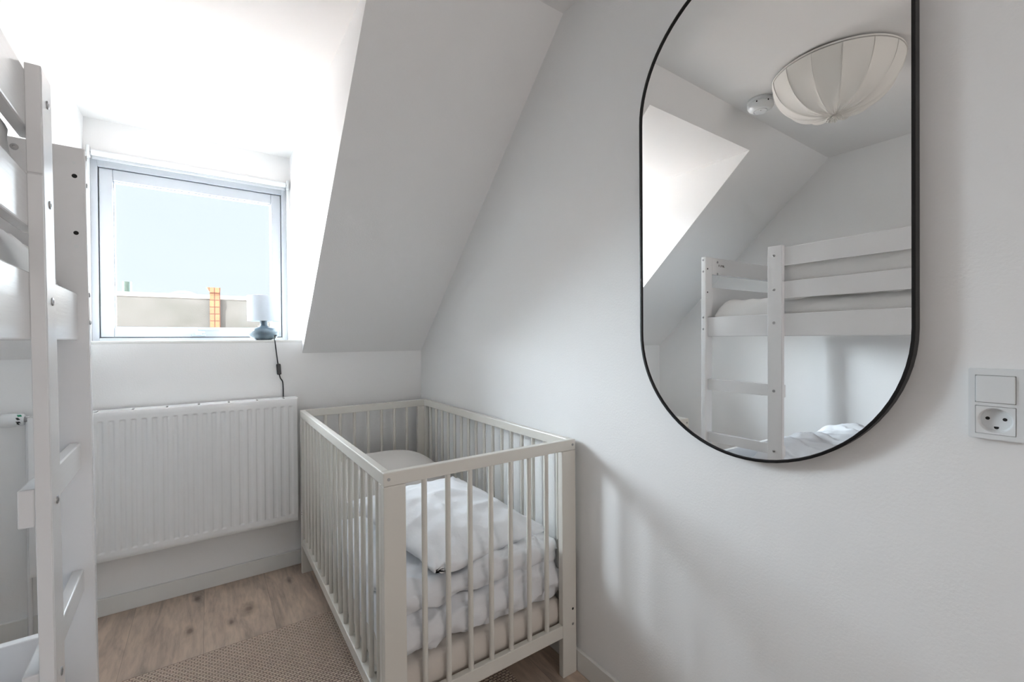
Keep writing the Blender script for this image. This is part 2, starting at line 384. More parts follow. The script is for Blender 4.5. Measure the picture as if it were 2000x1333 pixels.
# ------------------------------------------------------------------ window
win = bpy.data.objects.new('window_1', None); C.objects.link(win); win['kind'] = 'structure'; win.location = (0, 2.9, ZSILL)
lw = local((0, 2.9, ZSILL))
SX0, SX1, SZ0, SZ1 = -0.433, 0.355, 1.164, 1.992
def ring(bm, x0, x1, z0, z1, X0, X1, Z0, Z1, ya, yb, bev=.002):
    box(bm, X0, x0, ya, yb, Z0, Z1, bev); box(bm, x1, X1, ya, yb, Z0, Z1, bev); box(bm, x0, x1, ya, yb, Z0, z0, bev); box(bm, x0, x1, ya, yb, z1, Z1, bev)
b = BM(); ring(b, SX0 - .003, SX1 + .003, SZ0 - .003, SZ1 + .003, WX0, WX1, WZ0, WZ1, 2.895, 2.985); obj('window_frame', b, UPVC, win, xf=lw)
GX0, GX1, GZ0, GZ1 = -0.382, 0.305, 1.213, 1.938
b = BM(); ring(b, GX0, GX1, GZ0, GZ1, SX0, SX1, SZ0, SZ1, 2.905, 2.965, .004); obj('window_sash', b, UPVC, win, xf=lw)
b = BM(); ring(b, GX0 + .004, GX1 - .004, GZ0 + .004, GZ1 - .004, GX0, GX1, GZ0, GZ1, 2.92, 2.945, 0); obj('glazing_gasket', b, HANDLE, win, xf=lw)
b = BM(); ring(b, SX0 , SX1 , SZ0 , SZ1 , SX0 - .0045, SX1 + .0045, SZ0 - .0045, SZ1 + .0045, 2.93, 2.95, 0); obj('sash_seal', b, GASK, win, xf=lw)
b = BM(); box(b, GX0 , GX1 , 2.93, 2.936, GZ0 , GZ1 ); obj('window_pane', b, GLASS, win, xf=lw)
hd = BM(); box(hd, -.075, -.012, 2.893, 2.905, 1.168, 1.180, .003); box(hd, -.058, -.028, 2.872, 2.895, 1.172, 1.192, .005); box(hd, -.050, -.015, 2.866, 2.876, 1.184, 1.196, .003)
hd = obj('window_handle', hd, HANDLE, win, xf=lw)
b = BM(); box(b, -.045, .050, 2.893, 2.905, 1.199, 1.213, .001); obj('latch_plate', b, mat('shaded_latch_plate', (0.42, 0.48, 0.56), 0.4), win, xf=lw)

# ------------------------------------------------------------------ roller blind, rolled up over the window
bl = thing('roller_blind', 'white roller blind rolled up above the window in the dormer', 'blind', (-.04, YG - .012, 2.035))
lb = local(bl.location)
b = BM(); cyl(b, (-.445, YG - .016, 2.035), (.372, YG - .016, 2.035), .015, 28); obj('rolled_fabric', b, PLASTIC, bl, xf=lb, auto=40)
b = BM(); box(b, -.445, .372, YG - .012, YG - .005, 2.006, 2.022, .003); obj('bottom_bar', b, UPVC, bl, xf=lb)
for x in (-.455, .382):
    b = BM(); box(b, x - .006, x + .006, YG - .034, YG - .0005, 2.010, 2.062, .003); br = obj('bracket', b, PLASTIC, bl, xf=lb)
    b = BM(); cyl(b, (x - .0075, YG - .016, 2.035), (x + .0075, YG - .016, 2.035), .004, 12); obj('bracket_pin', b, STEEL, br, xf=lb)
b = BM(); tube(b, bez([(.384, YG - .030, 2.03), (.385, YG - .031, 1.7), (.386, YG - .028, 1.36), (.384, YG - .024, 1.345), (.381, YG - .02, 1.36), (.381, YG - .012, 1.7), (.382, YG - .005, 2.03)], 8), .0014, 6); obj('pull_cord', b, PLASTIC, bl, xf=lb)

# ------------------------------------------------------------------ table lamp on the sill
LX, LY = 0.232, 2.56
tl = thing('table_lamp', 'small table lamp with blue-grey ceramic base and white drum shade on the window sill', 'lamp', (LX, LY, ZSILL))
b = BM(); pr = [(.001, 0), (.038, 0), (.042, .001)]
for k in range(21):
    z = .002 + .064 * k / 20; q = abs(2 * (z - .033) / .070); pr.append((.067 * (1 - q ** 2.3) ** .52, z))
pr += [(.0215, .0675), (.0180, .071), (.0165, .078), (.0165, .098), (.0185, .101), (.001, .101)]
lathe(b, pr, n=56); base = obj('lamp_base', b, CERAM, tl, auto=60)
b = BM(); cyl(b, (0, 0, .098), (0, 0, .13), .012, 16); obj('lamp_socket', b, BLKP, tl, auto=40)
b = BM()
n = 64; H0, H1, RR = .096, .224, .0725
ro = [(RR, H0), (RR, H1), (RR - .0015, H1), (RR - .0015, H0)]
lathe(b, ro + [ro[0]], n=n, cap=False); bmesh.ops.remove_doubles(b, verts=b.verts[:], dist=1e-5)
obj('lamp_shade', b, TSHADE, tl, auto=40)
b = BM(); lathe(b, [(.0005, .128), (.014, .132), (.0235, .150), (.0255, .166), (.018, .184), (.0005, .192)], n=24); obj('bulb', b, mat('frosted_bulb', (.9, .9, .88), .3), tl, smooth=True)
cy = WY - .006
cpts = [(.046, -.052, .020), (.045, -.066, .014), (.040, -.073, .006), (.0405, cy - LY - .004, -.012), (.050, cy - LY - .003, -.10), (.053, cy - LY - .003, -.125)]
b = BM(); tube(b, bez(cpts, 10), .0028, 8)
tube(b, bez([(.057, cy - LY - .003, -.165), (.062, cy - LY - .003, -.19), (.073, cy - LY - .003, -.215), (.075, cy - LY - .002, -.29)], 10), .0028, 8)
cd = obj('power_cord', b, BLKP, tl, smooth=True)
b = BM(); box(b, -.0095, .0095, -.009, .009, -.027, .027, .004, 3)
sw = obj('cord_switch', b, BLKP, cd, xf=lambda co: Matrix.Rotation(R(-4), 3, 'Y') @ co + Vector((.055, cy - LY - .009, -.146)))
b = BM(); cyl(b, (.046, -.055, .020), (.046, -.045, .020), .005, 12); obj('cord_grommet', b, BLKP, base)

# ------------------------------------------------------------------ radiator
RX0, RX1, RYF, RZ0, RZ1 = -0.56, 0.357, 2.376, 0.26, 0.86
rd = thing('radiator', 'white panel radiator with vertical flutes on the wall under the window', 'radiator', ((RX0 + RX1) / 2, 2.44, RZ0))
lr = local(rd.location)
b = BM()
# fluted front: grid in x with depth profile
fx = []; PITCHX = (0.325 + 0.36) / 20; x_first = -0.36
flutes = [x_first + PITCHX * k for k in range(-5, 21)]
flutes = [f for f in flutes if f > RX0 + .03]
def depth(x, z):
    d = 0
    for f in flutes:
        u = abs(x - f) / (PITCHX * .36)
        if u < 1: d = .5 + .5 * math.cos(PI * u); d = min(1, d * 1.5); break
    ez = min((z - RZ0 - .033) / .005, (RZ1 - .035 - z) / .005)
    ez = max(0, min(1, ez)); return .0048 * d * ez
xs = [RX0 + (RX1 - RX0) * i / 420 for i in range(421)]
zs = [RZ0 + v for v in (0, .002, .02, .030, .033, .034, .0355, .037, .038, .041, .3, .558, .560, .5615, .563, .5645, .565, .568, .58, .598, .60)]
grid = []
for z in zs:
    row = []
    for x in xs:
        e = 0.003 if (z in (zs[0], zs[-1])) or (x in (xs[0], xs[-1])) else 0
        row.append(b.verts.new((x, RYF + depth(x, z) + e, z)))
    grid.append(row)
for j in range(len(zs) - 1):
    for i in range(len(xs) - 1): b.faces.new((grid[j][i], grid[j][i + 1], grid[j + 1][i + 1], grid[j + 1][i]))
bmesh.ops.recalc_face_normals(b, faces=b.faces[:])
obj('front_panel', b, RADW, rd, xf=lr, smooth=True)
b = BM(); box(b, RX0 + .001, RX1 - .001, RYF + .010, RYF + .02, RZ0 + .004, RZ1 - .006); obj('water_panel', b, RADW, rd, xf=lr)
b = BM(); box(b, RX0 + .004, RX1 - .004, 2.440, 2.452, RZ0 + .01, RZ1 - .008); obj('rear_panel', b, RADW, rd, xf=lr)
for x in (RX0, RX1 - .0015):
    b = BM(); box(b, x, x + .0115 if x > 0 else x + .0015, RYF + .004, 2.462, RZ0 + .002, RZ1 - .001, .0006, 1) if False else box(b, x, x + .0015, RYF + .003, 2.462, RZ0 + .002, RZ1, .0004, 1)
    obj('side_cover', b, RADW, rd, xf=lr)
b = BM()
gy0, gy1 = RYF + .006, 2.464
box(b, RX0, RX1 + .004, gy0, gy0 + .006, RZ1 - .004, RZ1 + .001, .0006, 1); box(b, RX0, RX1 + .004, gy1 - .012, gy1, RZ1 - .004, RZ1 + .001, .0006, 1)
k = 0; x = RX1 + .004
xs_slots = [0.300 - .1125 * q for q in range(8)]
edge = RX1 + .004
for s in xs_slots:
    box(b, s + .004, edge, gy0 + .006, gy1 - .012, RZ1 - .004, RZ1 + .001); edge = s - .004
box(b, RX0, edge, gy0 + .006, gy1 - .012, RZ1 - .004, RZ1 + .001)
gr = obj('top_grille', b, RADW, rd, xf=lr)
for s in xs_slots:
    b = BM(); box(b, s - .004, s + .004, gy0 + .006, gy1 - .012, RZ1 - .006, RZ1 - .0045); obj('grille_slot', b, HOLE, gr, xf=lr)
for x in (RX0 + .15, RX1 - .15):
    b = BM(); box(b, x - .015, x + .015, 2.452, WY, RZ0 + .05, RZ1 - .06); obj('wall_bracket', b, RADW, rd, xf=lr)
# thermostat valve on the left end
vz = .850
b = BM(); cyl(b, (RX0 + .002, 2.43, vz), (RX0 - .020, 2.43, vz), .011, 16); vb = obj('valve_body', b, STEEL, rd, xf=lr, auto=40)
vh = BM(); lathe(vh, [(.019, -.018), (.0225, -.022), (.0225, -.038), (.0255, -.042), (.0265, -.062), (.0262, -.075), (.021, -.084), (.008, -.0875), (.0005, -.088)], (RX0, 2.43, vz), 36, 'X'); vh = obj('thermostat_head', vh, PLASTIC, rd, xf=lr, auto=45)
def patch(bm, x0, x1, a0, a1, rad, n=6):
    A = []; B_ = []
    for k in range(n + 1):
        a = a0 + (a1 - a0) * k / n
        A.append(bm.verts.new((x0 + .004 * k / n, 2.43 + rad * math.cos(a), vz + rad * math.sin(a)))); B_.append(bm.verts.new((x1 + .004 * k / n, 2.43 + rad * math.cos(a), vz + rad * math.sin(a))))
    for k in range(n): bm.faces.new((A[k], B_[k], B_[k + 1], A[k + 1]))
b = BM(); patch(b, RX0 - .036, RX0 - .025, R(118), R(142), .0229); obj('green_mark', b, GREEN, vh, xf=lr)
b = BM(); patch(b, RX0 - .037, RX0 - .030, R(152), R(174), .0229); patch(b, RX0 - .037, RX0 - .028, R(160), R(170), .0229); patch(b, RX0 - .037, RX0 - .027, R(188), R(206), .0229); patch(b, RX0 - .036, RX0 - .030, R(206), R(225), .0229); obj('scale_mark', b, BLKP, vh, xf=lr)
b = BM(); tube(b, bez([(RX0 - .010, 2.43, vz), (RX0 - .010, 2.43, vz - .05), (RX0 - .010, 2.43, .2), (RX0 - .010, 2.43, 0.0)], 6), .0075, 12); obj('supply_pipe', b, RADW, rd, xf=lr, smooth=True)

# ------------------------------------------------------------------ mirror
MYC, MRAD, MZ0, MZ1 = 0.535, 0.300, 1.161, 1.752
def capsule(r, n=40):
    p = []
    for k in range(n + 1):
        t = PI * k / n; p.append((MYC + r * math.cos(t), MZ1 + r * math.sin(t)))
    for k in range(n + 1):
        t = PI + PI * k / n; p.append((MYC + r * math.cos(t), MZ0 + r * math.sin(t)))
    return p
mi = thing('wall_mirror', 'tall pill-shaped wall mirror with thin black metal frame on the right wall', 'mirror', (WX, MYC, MZ0 - MRAD))
lm = local(mi.location)
b = BM()
rings = []
for (r, x) in ((MRAD, WX - .001), (MRAD, 1.0225), (MRAD - .0015, 1.0215), (MRAD - .0055, 1.0215), (MRAD - .006, 1.0235), (MRAD - .006, 1.036), (MRAD - .02, 1.04), (MRAD - .02, WX - .001)):
    rings.append([b.verts.new((x, p[0], p[1])) for p in capsule(r)])
for A, B_ in zip(rings, rings[1:] + rings[:1]):
    for i in range(len(A)): b.faces.new((A[i], A[(i + 1) % len(A)], B_[(i + 1) % len(A)], B_[i]))
obj('mirror_frame', b, BLACK, mi, xf=lm, auto=35)
b = BM(); prism(b, capsule(MRAD - .0065), 0, 1.0257, 1.0355); obj('mirror_glass', b, MIRR, mi, xf=lm)

# ------------------------------------------------------------------ light switch and socket on the right wall
sp = thing('switch_and_socket', 'white wall plate with a light switch over a round three-hole socket', 'switch', (WX, .141, .98))
ls = local(sp.location)
b = BM()
py0, py1, pz0, pz1 = .1105, .1715, .979, 1.0915
oy0, oy1 = .1197, .1645
for (a0, a1, c0, c1) in ((py0, oy0, pz0, pz1), (oy1, py1, pz0, pz1), (oy0, oy1, pz0, .9868), (oy0, oy1, 1.0322, 1.0372), (oy0, oy1, 1.0818, pz1)):
    box(b, 1.0365, WX, a0, a1, c0, c1)
for (a0, a1, c0, c1) in ((py0 - .0012, py0, pz0, pz1), (py1, py1 + .0012, pz0, pz1), (py0, py1, pz0 - .0012, pz0), (py0, py1, pz1, pz1 + .0012)):
    box(b, 1.0385, WX, a0, a1, c0, c1)
obj('cover_plate', b, PLASTIC, sp, xf=ls)
def plate(bm, y0, y1, z0, z1, x0, x1, b_): box(bm, x0, x1, y0, y1, z0, z1, b_, 3)
b = BM(); box(b, 1.0455, 1.0465, .1197, .1645, .9868, 1.0818, 0); obj('insert_gap', b, mat('shadow_gap_plastic', (.30, .31, .33), .6), sp, xf=ls)
b = BM(); box(b, 1.0345, 1.0420, .1203, .1639, 1.0378, 1.0812, .0012, 2)
rk_ = obj('rocker', b, PLASTIC, sp, xf=ls)
# socket insert with a round well
b = BM()
sy0, sy1, sz0, sz1 = .1203, .1639, .9874, 1.0316; syc, szc = .1421, 1.0095
nn = 48
def sq(t):
    c, s = math.cos(t), math.sin(t); k = 1 / max(abs(c) / ((sy1 - sy0) / 2), abs(s) / ((sz1 - sz0) / 2)); return (syc + c * k, szc + s * k)
ts = [2 * PI * i / nn + PI / nn * 0 for i in range(nn)]
rr_ = [[b.verts.new((1.0400, *sq(t))) for t in ts], [b.verts.new((1.0358, *sq(t))) for t in ts]]
for (r, x) in ((.0203, 1.0358), (.0196, 1.0362), (.0180, 1.0420), (.0172, 1.0440)):
    rr_.append([b.verts.new((x, syc + r * math.cos(t), szc + r * math.sin(t))) for t in ts])
for A, B_ in zip(rr_, rr_[1:]):
    for i in range(nn): b.faces.new((A[i], A[(i + 1) % nn], B_[(i + 1) % nn], B_[i]))
b.faces.new(rr_[-1])
so = obj('socket', b, PLASTIC, sp, xf=ls, auto=30)
b = BM()
for yy in (.1325, .1515): cyl(b, (1.0437, yy, 1.0115), (1.0443, yy, 1.0115), .0026, 20)
prism(b, [(.1390, .9990), (.1445, .9990), (.1445, .9975)] + [(.14175 + .00275 * math.cos(t), .9972 + .0022 * math.sin(t)) for t in [0 - PI * k / 10 for k in range(11)]] + [(.1390, .9975)], 0, 1.0437, 1.0443)
obj('pin_holes', b, HOLE, so, xf=ls)

# ------------------------------------------------------------------ ceiling lamp and smoke detector (seen in the mirror)
CLX, CLY = -.175, .775
cl = thing('ceiling_lamp', 'white gathered fabric dome ceiling lamp with a tufted centre', 'lamp', (CLX, CLY, ZC))
b = BM(); NG, SUB = 14, 18; NR = 26
rings = []
for j in range(NR + 1):
    s = j / NR
    ang = s * PI / 2
    ring_ = []
    for i in range(NG * SUB):
        th = 2 * PI * i / (NG * SUB); u = (i % SUB) / SUB
        bulge = math.sin(PI * u) ** .6 if 0 < u < 1 else 0
        rr = .232 * math.cos(ang) ** .75 if s < 1 else .0
        rr = max(rr, .012)
        zz = -.02 - .185 * math.sin(ang) ** 1.15
        k = 1 - .045 * bulge * (0.08 + .92 * math.sin(PI * min(1, s * 1.02)) ** .8)
        pull = .004 * (1 - bulge) * math.sin(PI * s)
        # gathers towards the centre
        gth = .0035 * math.sin(th * NG * 3) * s ** 4 * (1 if rr > .014 else .4)
        ring_.append(b.verts.new(((rr * k + gth) * math.cos(th), (rr * k + gth) * math.sin(th), zz * (1 - .05 * bulge * math.sin(PI * s)) + .003 * math.sin(th * NG * 3) * s ** 5 + .010 * max(0, s - .92) / .08 * 0)))
    rings.append(ring_)
n_ = NG * SUB
for A, B_ in zip(rings, rings[1:]):
    for i in range(n_): b.faces.new((A[i], A[(i + 1) % n_], B_[(i + 1) % n_], B_[i]))
obj('fabric_shade', b, SHADE, cl, smooth=True)
b = BM()
for q in range(NG):
    th = 2 * PI * q / NG
    pts = []
    for j in range(NR + 1):
        ang = j / NR * PI / 2; rr = max(.232 * math.cos(ang) ** .75, .012) + .0012; pts.append((rr * math.cos(th), rr * math.sin(th), -.0205 - .185 * math.sin(ang) ** 1.15 + .004 * math.sin(PI * j / NR)))
    tube(b, pts, .0013, 6)
obj('seams', b, SHADE, cl, smooth=True)
b = BM(); lathe(b, [(.224, -.018), (.233, -.016), (.233, -.010), (.224, -.008), (.224, -.018)], n=96, cap=False); obj('rim_ring', b, SHADE, cl, auto=40)
b = BM(); random.seed(5)
for q in range(52):
    th = random.uniform(0, 2 * PI); r = random.uniform(.004, .018); l = random.uniform(.016, .036)
    tube(b, bez([(r * .6 * math.cos(th), r * .6 * math.sin(th), -.198), (r * math.cos(th), r * math.sin(th), -.206), ((r + .012) * math.cos(th), (r + .012) * math.sin(th), -.206 - l * .5)], 4), .0025, 6)
lathe(b, [(.002, -.190), (.018, -.196), (.020, -.203), (.012, -.209), (.001, -.211)], n=20)
obj('gathered_tuft', b, SHADE, cl, smooth=True)
b = BM(); lathe(b, [(.05, 0), (.05, -.02), (.02, -.025)], n=32); obj('ceiling_mount', b, PLASTIC, cl, auto=40)

sd = thing('smoke_detector', 'small round white smoke detector on the ceiling beside the ceiling lamp', 'smoke detector', (-.172, 1.082, ZC)); sd.scale = (1.16, 1.16, 1.3)
b = BM(); lathe(b, [(.048, 0), (.050, -.004), (.050, -.012), (.046, -.014)], n=48); obj('mounting_base', b, PLASTIC, sd, auto=35)
b = BM(); lathe(b, [(.046, -.014), (.0495, -.017), (.0495, -.024), (.044, -.034), (.034, -.040), (.026, -.041), (.0255, -.0395), (.024, -.0395), (.0235, -.042), (.012, -.043), (.0005, -.043)], n=48); hs = obj('housing', b, PLASTIC, sd, auto=35)
for a in (R(-60), R(-10), R(110), R(200)):
    b = BM(); cyl(b, (.0490 * math.cos(a), .0490 * math.sin(a), -.020), (.0502 * math.cos(a), .0502 * math.sin(a), -.020), .0028, 10); obj('sensor_slot', b, HOLE, hs)
b = BM(); cyl(b, (.010, -.006, -.0425), (.010, -.006, -.0436), .0018, 8); obj('indicator', b, HOLE, hs)

# ------------------------------------------------------------------ rug
b = BM(); box(b, -.62, .84, .35, 1.958, 0.0, .005, .002); rg = obj('rug', b, RUG); rebase(rg, (.11, 1.154, 0)); tag(rg, 'beige flat-woven rug with a braided pattern on the oak floor', 'rug')

# ------------------------------------------------------------------ cot
X0, X1, Y0, Y1, CH = .367, 1.032, 1.12, 2.38, .80
ct = thing('cot', 'ivory wooden baby cot with round bars in the corner by the radiator', 'cot', ((X0 + X1) / 2, (Y0 + Y1) / 2, 0))
lc = local(ct.location)
LW, LT = .060, .022
def part(name, m, *a, lbl=None, par=ct, bev=.002, seg=2):
    b = BM(); box(b, *a, bev, seg); return obj(name, b, m, par, xf=lc, label=lbl)
for (ya, yb) in ((Y0, Y0 + LT), (Y1 - LT, Y1)):
    er = None
    for (xa, xb) in ((X0, X0 + LW), (X1 - LW, X1)): part('leg', COTW, xa, xb, ya, yb, 0, CH - .036)
    part('end_top_rail', COTW, X0, X1, ya, yb, CH - .0355, CH, bev=.0025)
    part('end_bottom_rail', COTW, X0 + LW, X1 - LW, ya + .001, yb - .001, .136, .178)
    for k in range(7):
        xx = .483 + .0714 * k
        b = BM(); cyl(b, (xx, (ya + yb) / 2, .170), (xx, (ya + yb) / 2, CH - .030), .0078, 20); obj('bar', b, COTW, ct, xf=lc, auto=40)
for (xa, xb) in ((X0, X0 + LT), (X1 - LT, X1)):
    part('side_top_rail', COTW, xa, xb, Y0 + LT, Y1 - LT, CH - .034, CH, bev=.003)
    part('side_bottom_rail', COTW, xa, xb, Y0 + LT, Y1 - LT, .136, .176)
    for k in range(16):
        yy = 1.200 + .0727 * k
        b = BM(); cyl(b, ((xa + xb) / 2, yy, .170), ((xa + xb) / 2, yy, CH - .030), .0074, 18); obj('bar', b, COTW, ct, xf=lc, auto=40)
    # inner end posts of the side panels
    for yy in (Y0 + LT, Y1 - LT - .022): part('side_stile', COTW, xa, xb, yy, yy + .022, .176, CH - .034)
# screws and holes
for (xx, zz) in ((.381, CH - .0175), (1.019, CH - .0175)):
    b = BM(); cyl(b, (xx, Y0 + .001, zz), (xx, Y0 - .0012, zz), .0042, 16); obj('screw', b, STEEL, ct, xf=lc, label='zinc screw head', auto=40)
b = BM(); cyl(b, (1.016, Y0 + .001, .222), (1.016, Y0 - .0006, .222), .0042, 16); obj('screw_hole', b, HOLE, ct, xf=lc)
b = BM(); cyl(b, (1.016, Y0 + .001, .170), (1.016, Y0 - .0006, .170), .0045, 16); obj('screw', b, STEEL, ct, xf=lc, auto=40)
b = BM()
for zz in (.293, .303): cyl(b, (X0 + .001, Y1 - .028, zz), (X0 - .0006, Y1 - .028, zz), .003, 12)
obj('peg_holes', b, HOLE, ct, xf=lc)
b = BM()
for k in range(11):
    yy = Y0 + .08 + k * .11; box(b, X0 + .024, X1 - .024, yy, yy + .06, .150, .156)
for xx in (X0 + .024, X1 - .044): box(b, xx, xx + .02, Y0 + LT, Y1 - LT, .140, .150)
obj('slatted_base', b, COTW, ct, xf=lc)

# --------------- soft things
def nz3(p, s, seed=0): return noise.noise(Vector((p[0] * s + seed, p[1] * s - seed * 1.3, p[2] * s + seed * .7)))
def ridge(p, s, seed=0): return 1 - abs(nz3(p, s, seed)) * 2
def soft_slab(cx, cy, z0, sx, sy, h, rad, seed, amp=.006, wob=.012, nx=70, ny=70, rot=0, edge_pow=.5, top=None):
    """closed cushion-like slab: flat underside, rounded rim, wrinkled top"""
    bm = BM(); top_g = {}; 
    def P(u, v, side):
        # u,v in [-1,1]
        x = u * sx / 2; y = v * sy / 2
        # distance to the rim
        du = (1 - abs(u)) * sx / 2; dv = (1 - abs(v)) * sy / 2
        ku = min(1, du / rad); kv = min(1, dv / rad)
        e = math.sqrt(max(0, 1 - (1 - ku) ** 2)) * math.sqrt(max(0, 1 - (1 - kv) ** 2))
        base = Vector((x, y, 0))
        w = wob * nz3((x, y, 0), 5, seed); 
        x += (w if abs(u) > .6 else w * .3) * (1 if u > 0 else -1) * abs(u) ** 4
        y += wob * nz3((x, y, 3), 5, seed + 4) * (1 if v > 0 else -1) * abs(v) ** 4
        hh = h * (.5 + .5 * e) if side > 0 else h * (.5 - .5 * e)
        if side > 0:
            hh += e * (amp * 1.6 * nz3((x, y, 0), 4, seed) + amp * (ridge((x * 1.5, y * .6, 0), 7, seed + 2) ** 3 - .3) + amp * .4 * nz3((x, y, 0), 22, seed))
            if top: hh += e * top(x, y)
        else: hh = max(hh, 0)
        c, s = math.cos(rot), math.sin(rot)
        return (cx + c * x - s * y, cy + s * x + c * y, z0 + hh)
    G = {}
    for side in (1, -1):
        for j in range(ny + 1):
            for i in range(nx + 1):
                u = -1 + 2 * i / nx; v = -1 + 2 * j / ny
                # cluster samples near the rim
                u2 = math.copysign(1 - (1 - abs(u)) ** 1.35, u); v2 = math.copysign(1 - (1 - abs(v)) ** 1.35, v)
                if side == -1 and (i in (0, nx) or j in (0, ny)): G[(side, i, j)] = G[(1, i, j)]; continue
                G[(side, i, j)] = bm.verts.new(P(u2, v2, side))
        for j in range(ny):
            for i in range(nx):
                q = [G[(side, i, j)], G[(side, i + 1, j)], G[(side, i + 1, j + 1)], G[(side, i, j + 1)]]
                bm.faces.new(q if side > 0 else q[::-1])
    return bm
def side_wrinkles(bm, amp, s, seed, sel=lambda c: True):
    bm.normal_update()
    for vv in bm.verts:
        if sel(vv.co):
            c = vv.co
            d = amp * (ridge((c.x, c.y, c.z * 2.2), s, seed) - .5) + amp * .6 * nz3((c.x, c.y, c.z * 3), s * 2.3, seed)
            vv.co += vv.normal * d
def pillow(cx, cy, z0, sx, sy, h, rot, seed, n=72, amp=.006, tiltx=0, tilty=0, corner=.16):
    bm = BM(); G = {}
    for side in (1, -1):
        for j in range(n + 1):
            for i in range(n + 1):
                if side == -1 and (i in (0, n) or j in (0, n)): G[(side, i, j)] = G[(1, i, j)]; continue
                u = -1 + 2 * i / n; v = -1 + 2 * j / n
                u = math.copysign(1 - (1 - abs(u)) ** 1.4, u); v = math.copysign(1 - (1 - abs(v)) ** 1.4, v)
                t = ((1 - u ** 2) ** .55) * ((1 - v ** 2) ** .55)
                pin = 1 - corner * .5 * (1 - abs(u)) * 0
                x = u * sx / 2 * (1 - .09 * (1 - v * v) ** 1 * abs(u) ** 2 * (-1) * 0 - .07 * (1 - abs(v) ** 2) * 0)
                # edges pull in between the corners
                x *= 1 - .07 * (1 - v * v); y = v * sy / 2 * (1 - .07 * (1 - u * u))
                z = side * h / 2 * t
                wr = amp * t ** .5 * (nz3((x, y, side), 6, seed) * 1.4 + (ridge((x, y, side), 9, seed + 3) ** 2 - .4)) + amp * .5 * nz3((x, y, side), 26, seed)
                # radial puckers near corners
                cd_ = max(abs(u), abs(v)); a = math.atan2(1 - abs(u) + 1e-4, 1 - abs(v) + 1e-4)
                wr += amp * .9 * math.sin(a * 9) * max(0, cd_ - .72) * 2 * min(abs(u), abs(v)) * (t > 0)
                z += side * wr * (1 if t > 0 else 0)
                p = Vector((x, y, z))
                p = Matrix.Rotation(tiltx, 3, 'X') @ Matrix.Rotation(tilty, 3, 'Y') @ p
                c, s = math.cos(rot), math.sin(rot)
                G[(side, i, j)] = bm.verts.new((cx + c * p.x - s * p.y, cy + s * p.x + c * p.y, z0 + p.z))
        for j in range(n):
            for i in range(n):
                q = [G[(side, i, j)], G[(side, i + 1, j)], G[(side, i + 1, j + 1)], G[(side, i, j + 1)]]
                bm.faces.new(q if side > 0 else q[::-1])
    return bm
def soft(name, bm, m, label, cat, origin, parent=None, group=None):
    o = obj(name, bm, m, parent, smooth=True)
    if parent is None: rebase(o, origin); tag(o, label, cat, group)
    return o
ICX, ICY = (X0 + X1) / 2, (Y0 + Y1) / 2
b = soft_slab(ICX, ICY, .156, .605, 1.205, .092, .022, 3, .001, .001, 40, 60)
soft('mattress', b, SHEET, 'cot mattress in a beige fitted sheet, lowest layer inside the cot', 'mattress', (ICX, ICY, .156))
b = soft_slab(.700, 1.50, .249, .612, .70, .132, .06, 11, .010, .006, 90, 90, top=lambda x, y: .010 * math.sin(x * 9))
side_wrinkles(b, .016, 10, 5); 
def clampcot(bm, pad=0.0):
    for vv in bm.verts:
        vv.co.x = min(max(vv.co.x, X0 + LT + .003), X1 - LT - .003); vv.co.y = max(vv.co.y, Y0 + LT + .002)
clampcot(b)
soft('folded_duvet', b, COTTON, 'white folded duvet lying on the beige cot mattress under another white layer', 'duvet', (.70, 1.50, .24))
b = soft_slab(.700, 1.47, .374, .606, .62, .080, .045, 23, .010, .014, 90, 90)
side_wrinkles(b, .015, 9, 9); clampcot(b)
soft('folded_duvet', b, COTTON, 'upper folded white duvet layer directly under the white pillow in the cot', 'duvet', (.70, 1.47, .36))
b = pillow(.700, 1.425, .512, .50, .52, .165, R(14), 4, amp=.009, tiltx=R(9), tilty=R(4)); clampcot(b)
soft('pillow', b, COTTON, 'plump white pillow on top of the folded bedding in the cot', 'pillow', (.705, 1.43, .44))
# beige cushion heaped at the far end of the cot
b = BM(); NU, NV = 64, 40; rows = []
for j in range(NV + 1):
    ph = PI * j / NV
    row = []
    for i in range(NU):
        th = 2 * PI * i / NU
        ct_, st_ = math.cos(th), math.sin(th)
        k = (abs(ct_) ** 3 + abs(st_) ** 3) ** (-1 / 3)
        sp_ = math.sin(ph) ** .75
        z = .185 * math.cos(ph)
        x = .295 * k * ct_ * sp_ ; y = .25 * k * st_ * sp_
        p = Vector((x, y, z)); p *= 1 + .03 * nz3(p, 4, 6) + .008 * nz3(p, 16, 2)
        row.append(b.verts.new((.69 + p.x, 2.085 + p.y, .405 + p.z)))
    rows.append(row)
for A, B_ in zip(rows, rows[1:]):
    for i in range(NU): b.faces.new((A[i], A[(i + 1) % NU], B_[(i + 1) % NU], B_[i]))
bmesh.ops.remove_doubles(b, verts=b.verts[:], dist=1e-5)
for vv in b.verts:
    vv.co.x = min(max(vv.co.x, X0 + LT + .004), X1 - LT - .004); vv.co.y = min(vv.co.y, Y1 - LT - .004)
soft('cushion', b, BEIGEPAD, 'large pale beige cushion heaped at the radiator end of the cot', 'cushion', (.69, 2.085, .25))

# ------------------------------------------------------------------ bunk bed
bk = thing('bunk_bed', 'white wooden bunk bed with ladder along the left wall', 'bunk bed', (-.2141, 1.04, 0), (0, 0, R(2.4)))
KS = .008
sh = lambda co: Vector((co.x + KS * (1.15 - co.z), co.y, co.z))
def bp(name, *a, m=BEDW, par=bk, bev=.003, seg=2, lbl=None):
    b = BM(); box(b, *a, bev, seg); return obj(name, b, m, par, xf=sh, label=lbl)
TX = -.0186; RT = .020            # post thickness, rail thickness
YB0, YB1, YA0, YA1 = -.036, .034, .371, .398
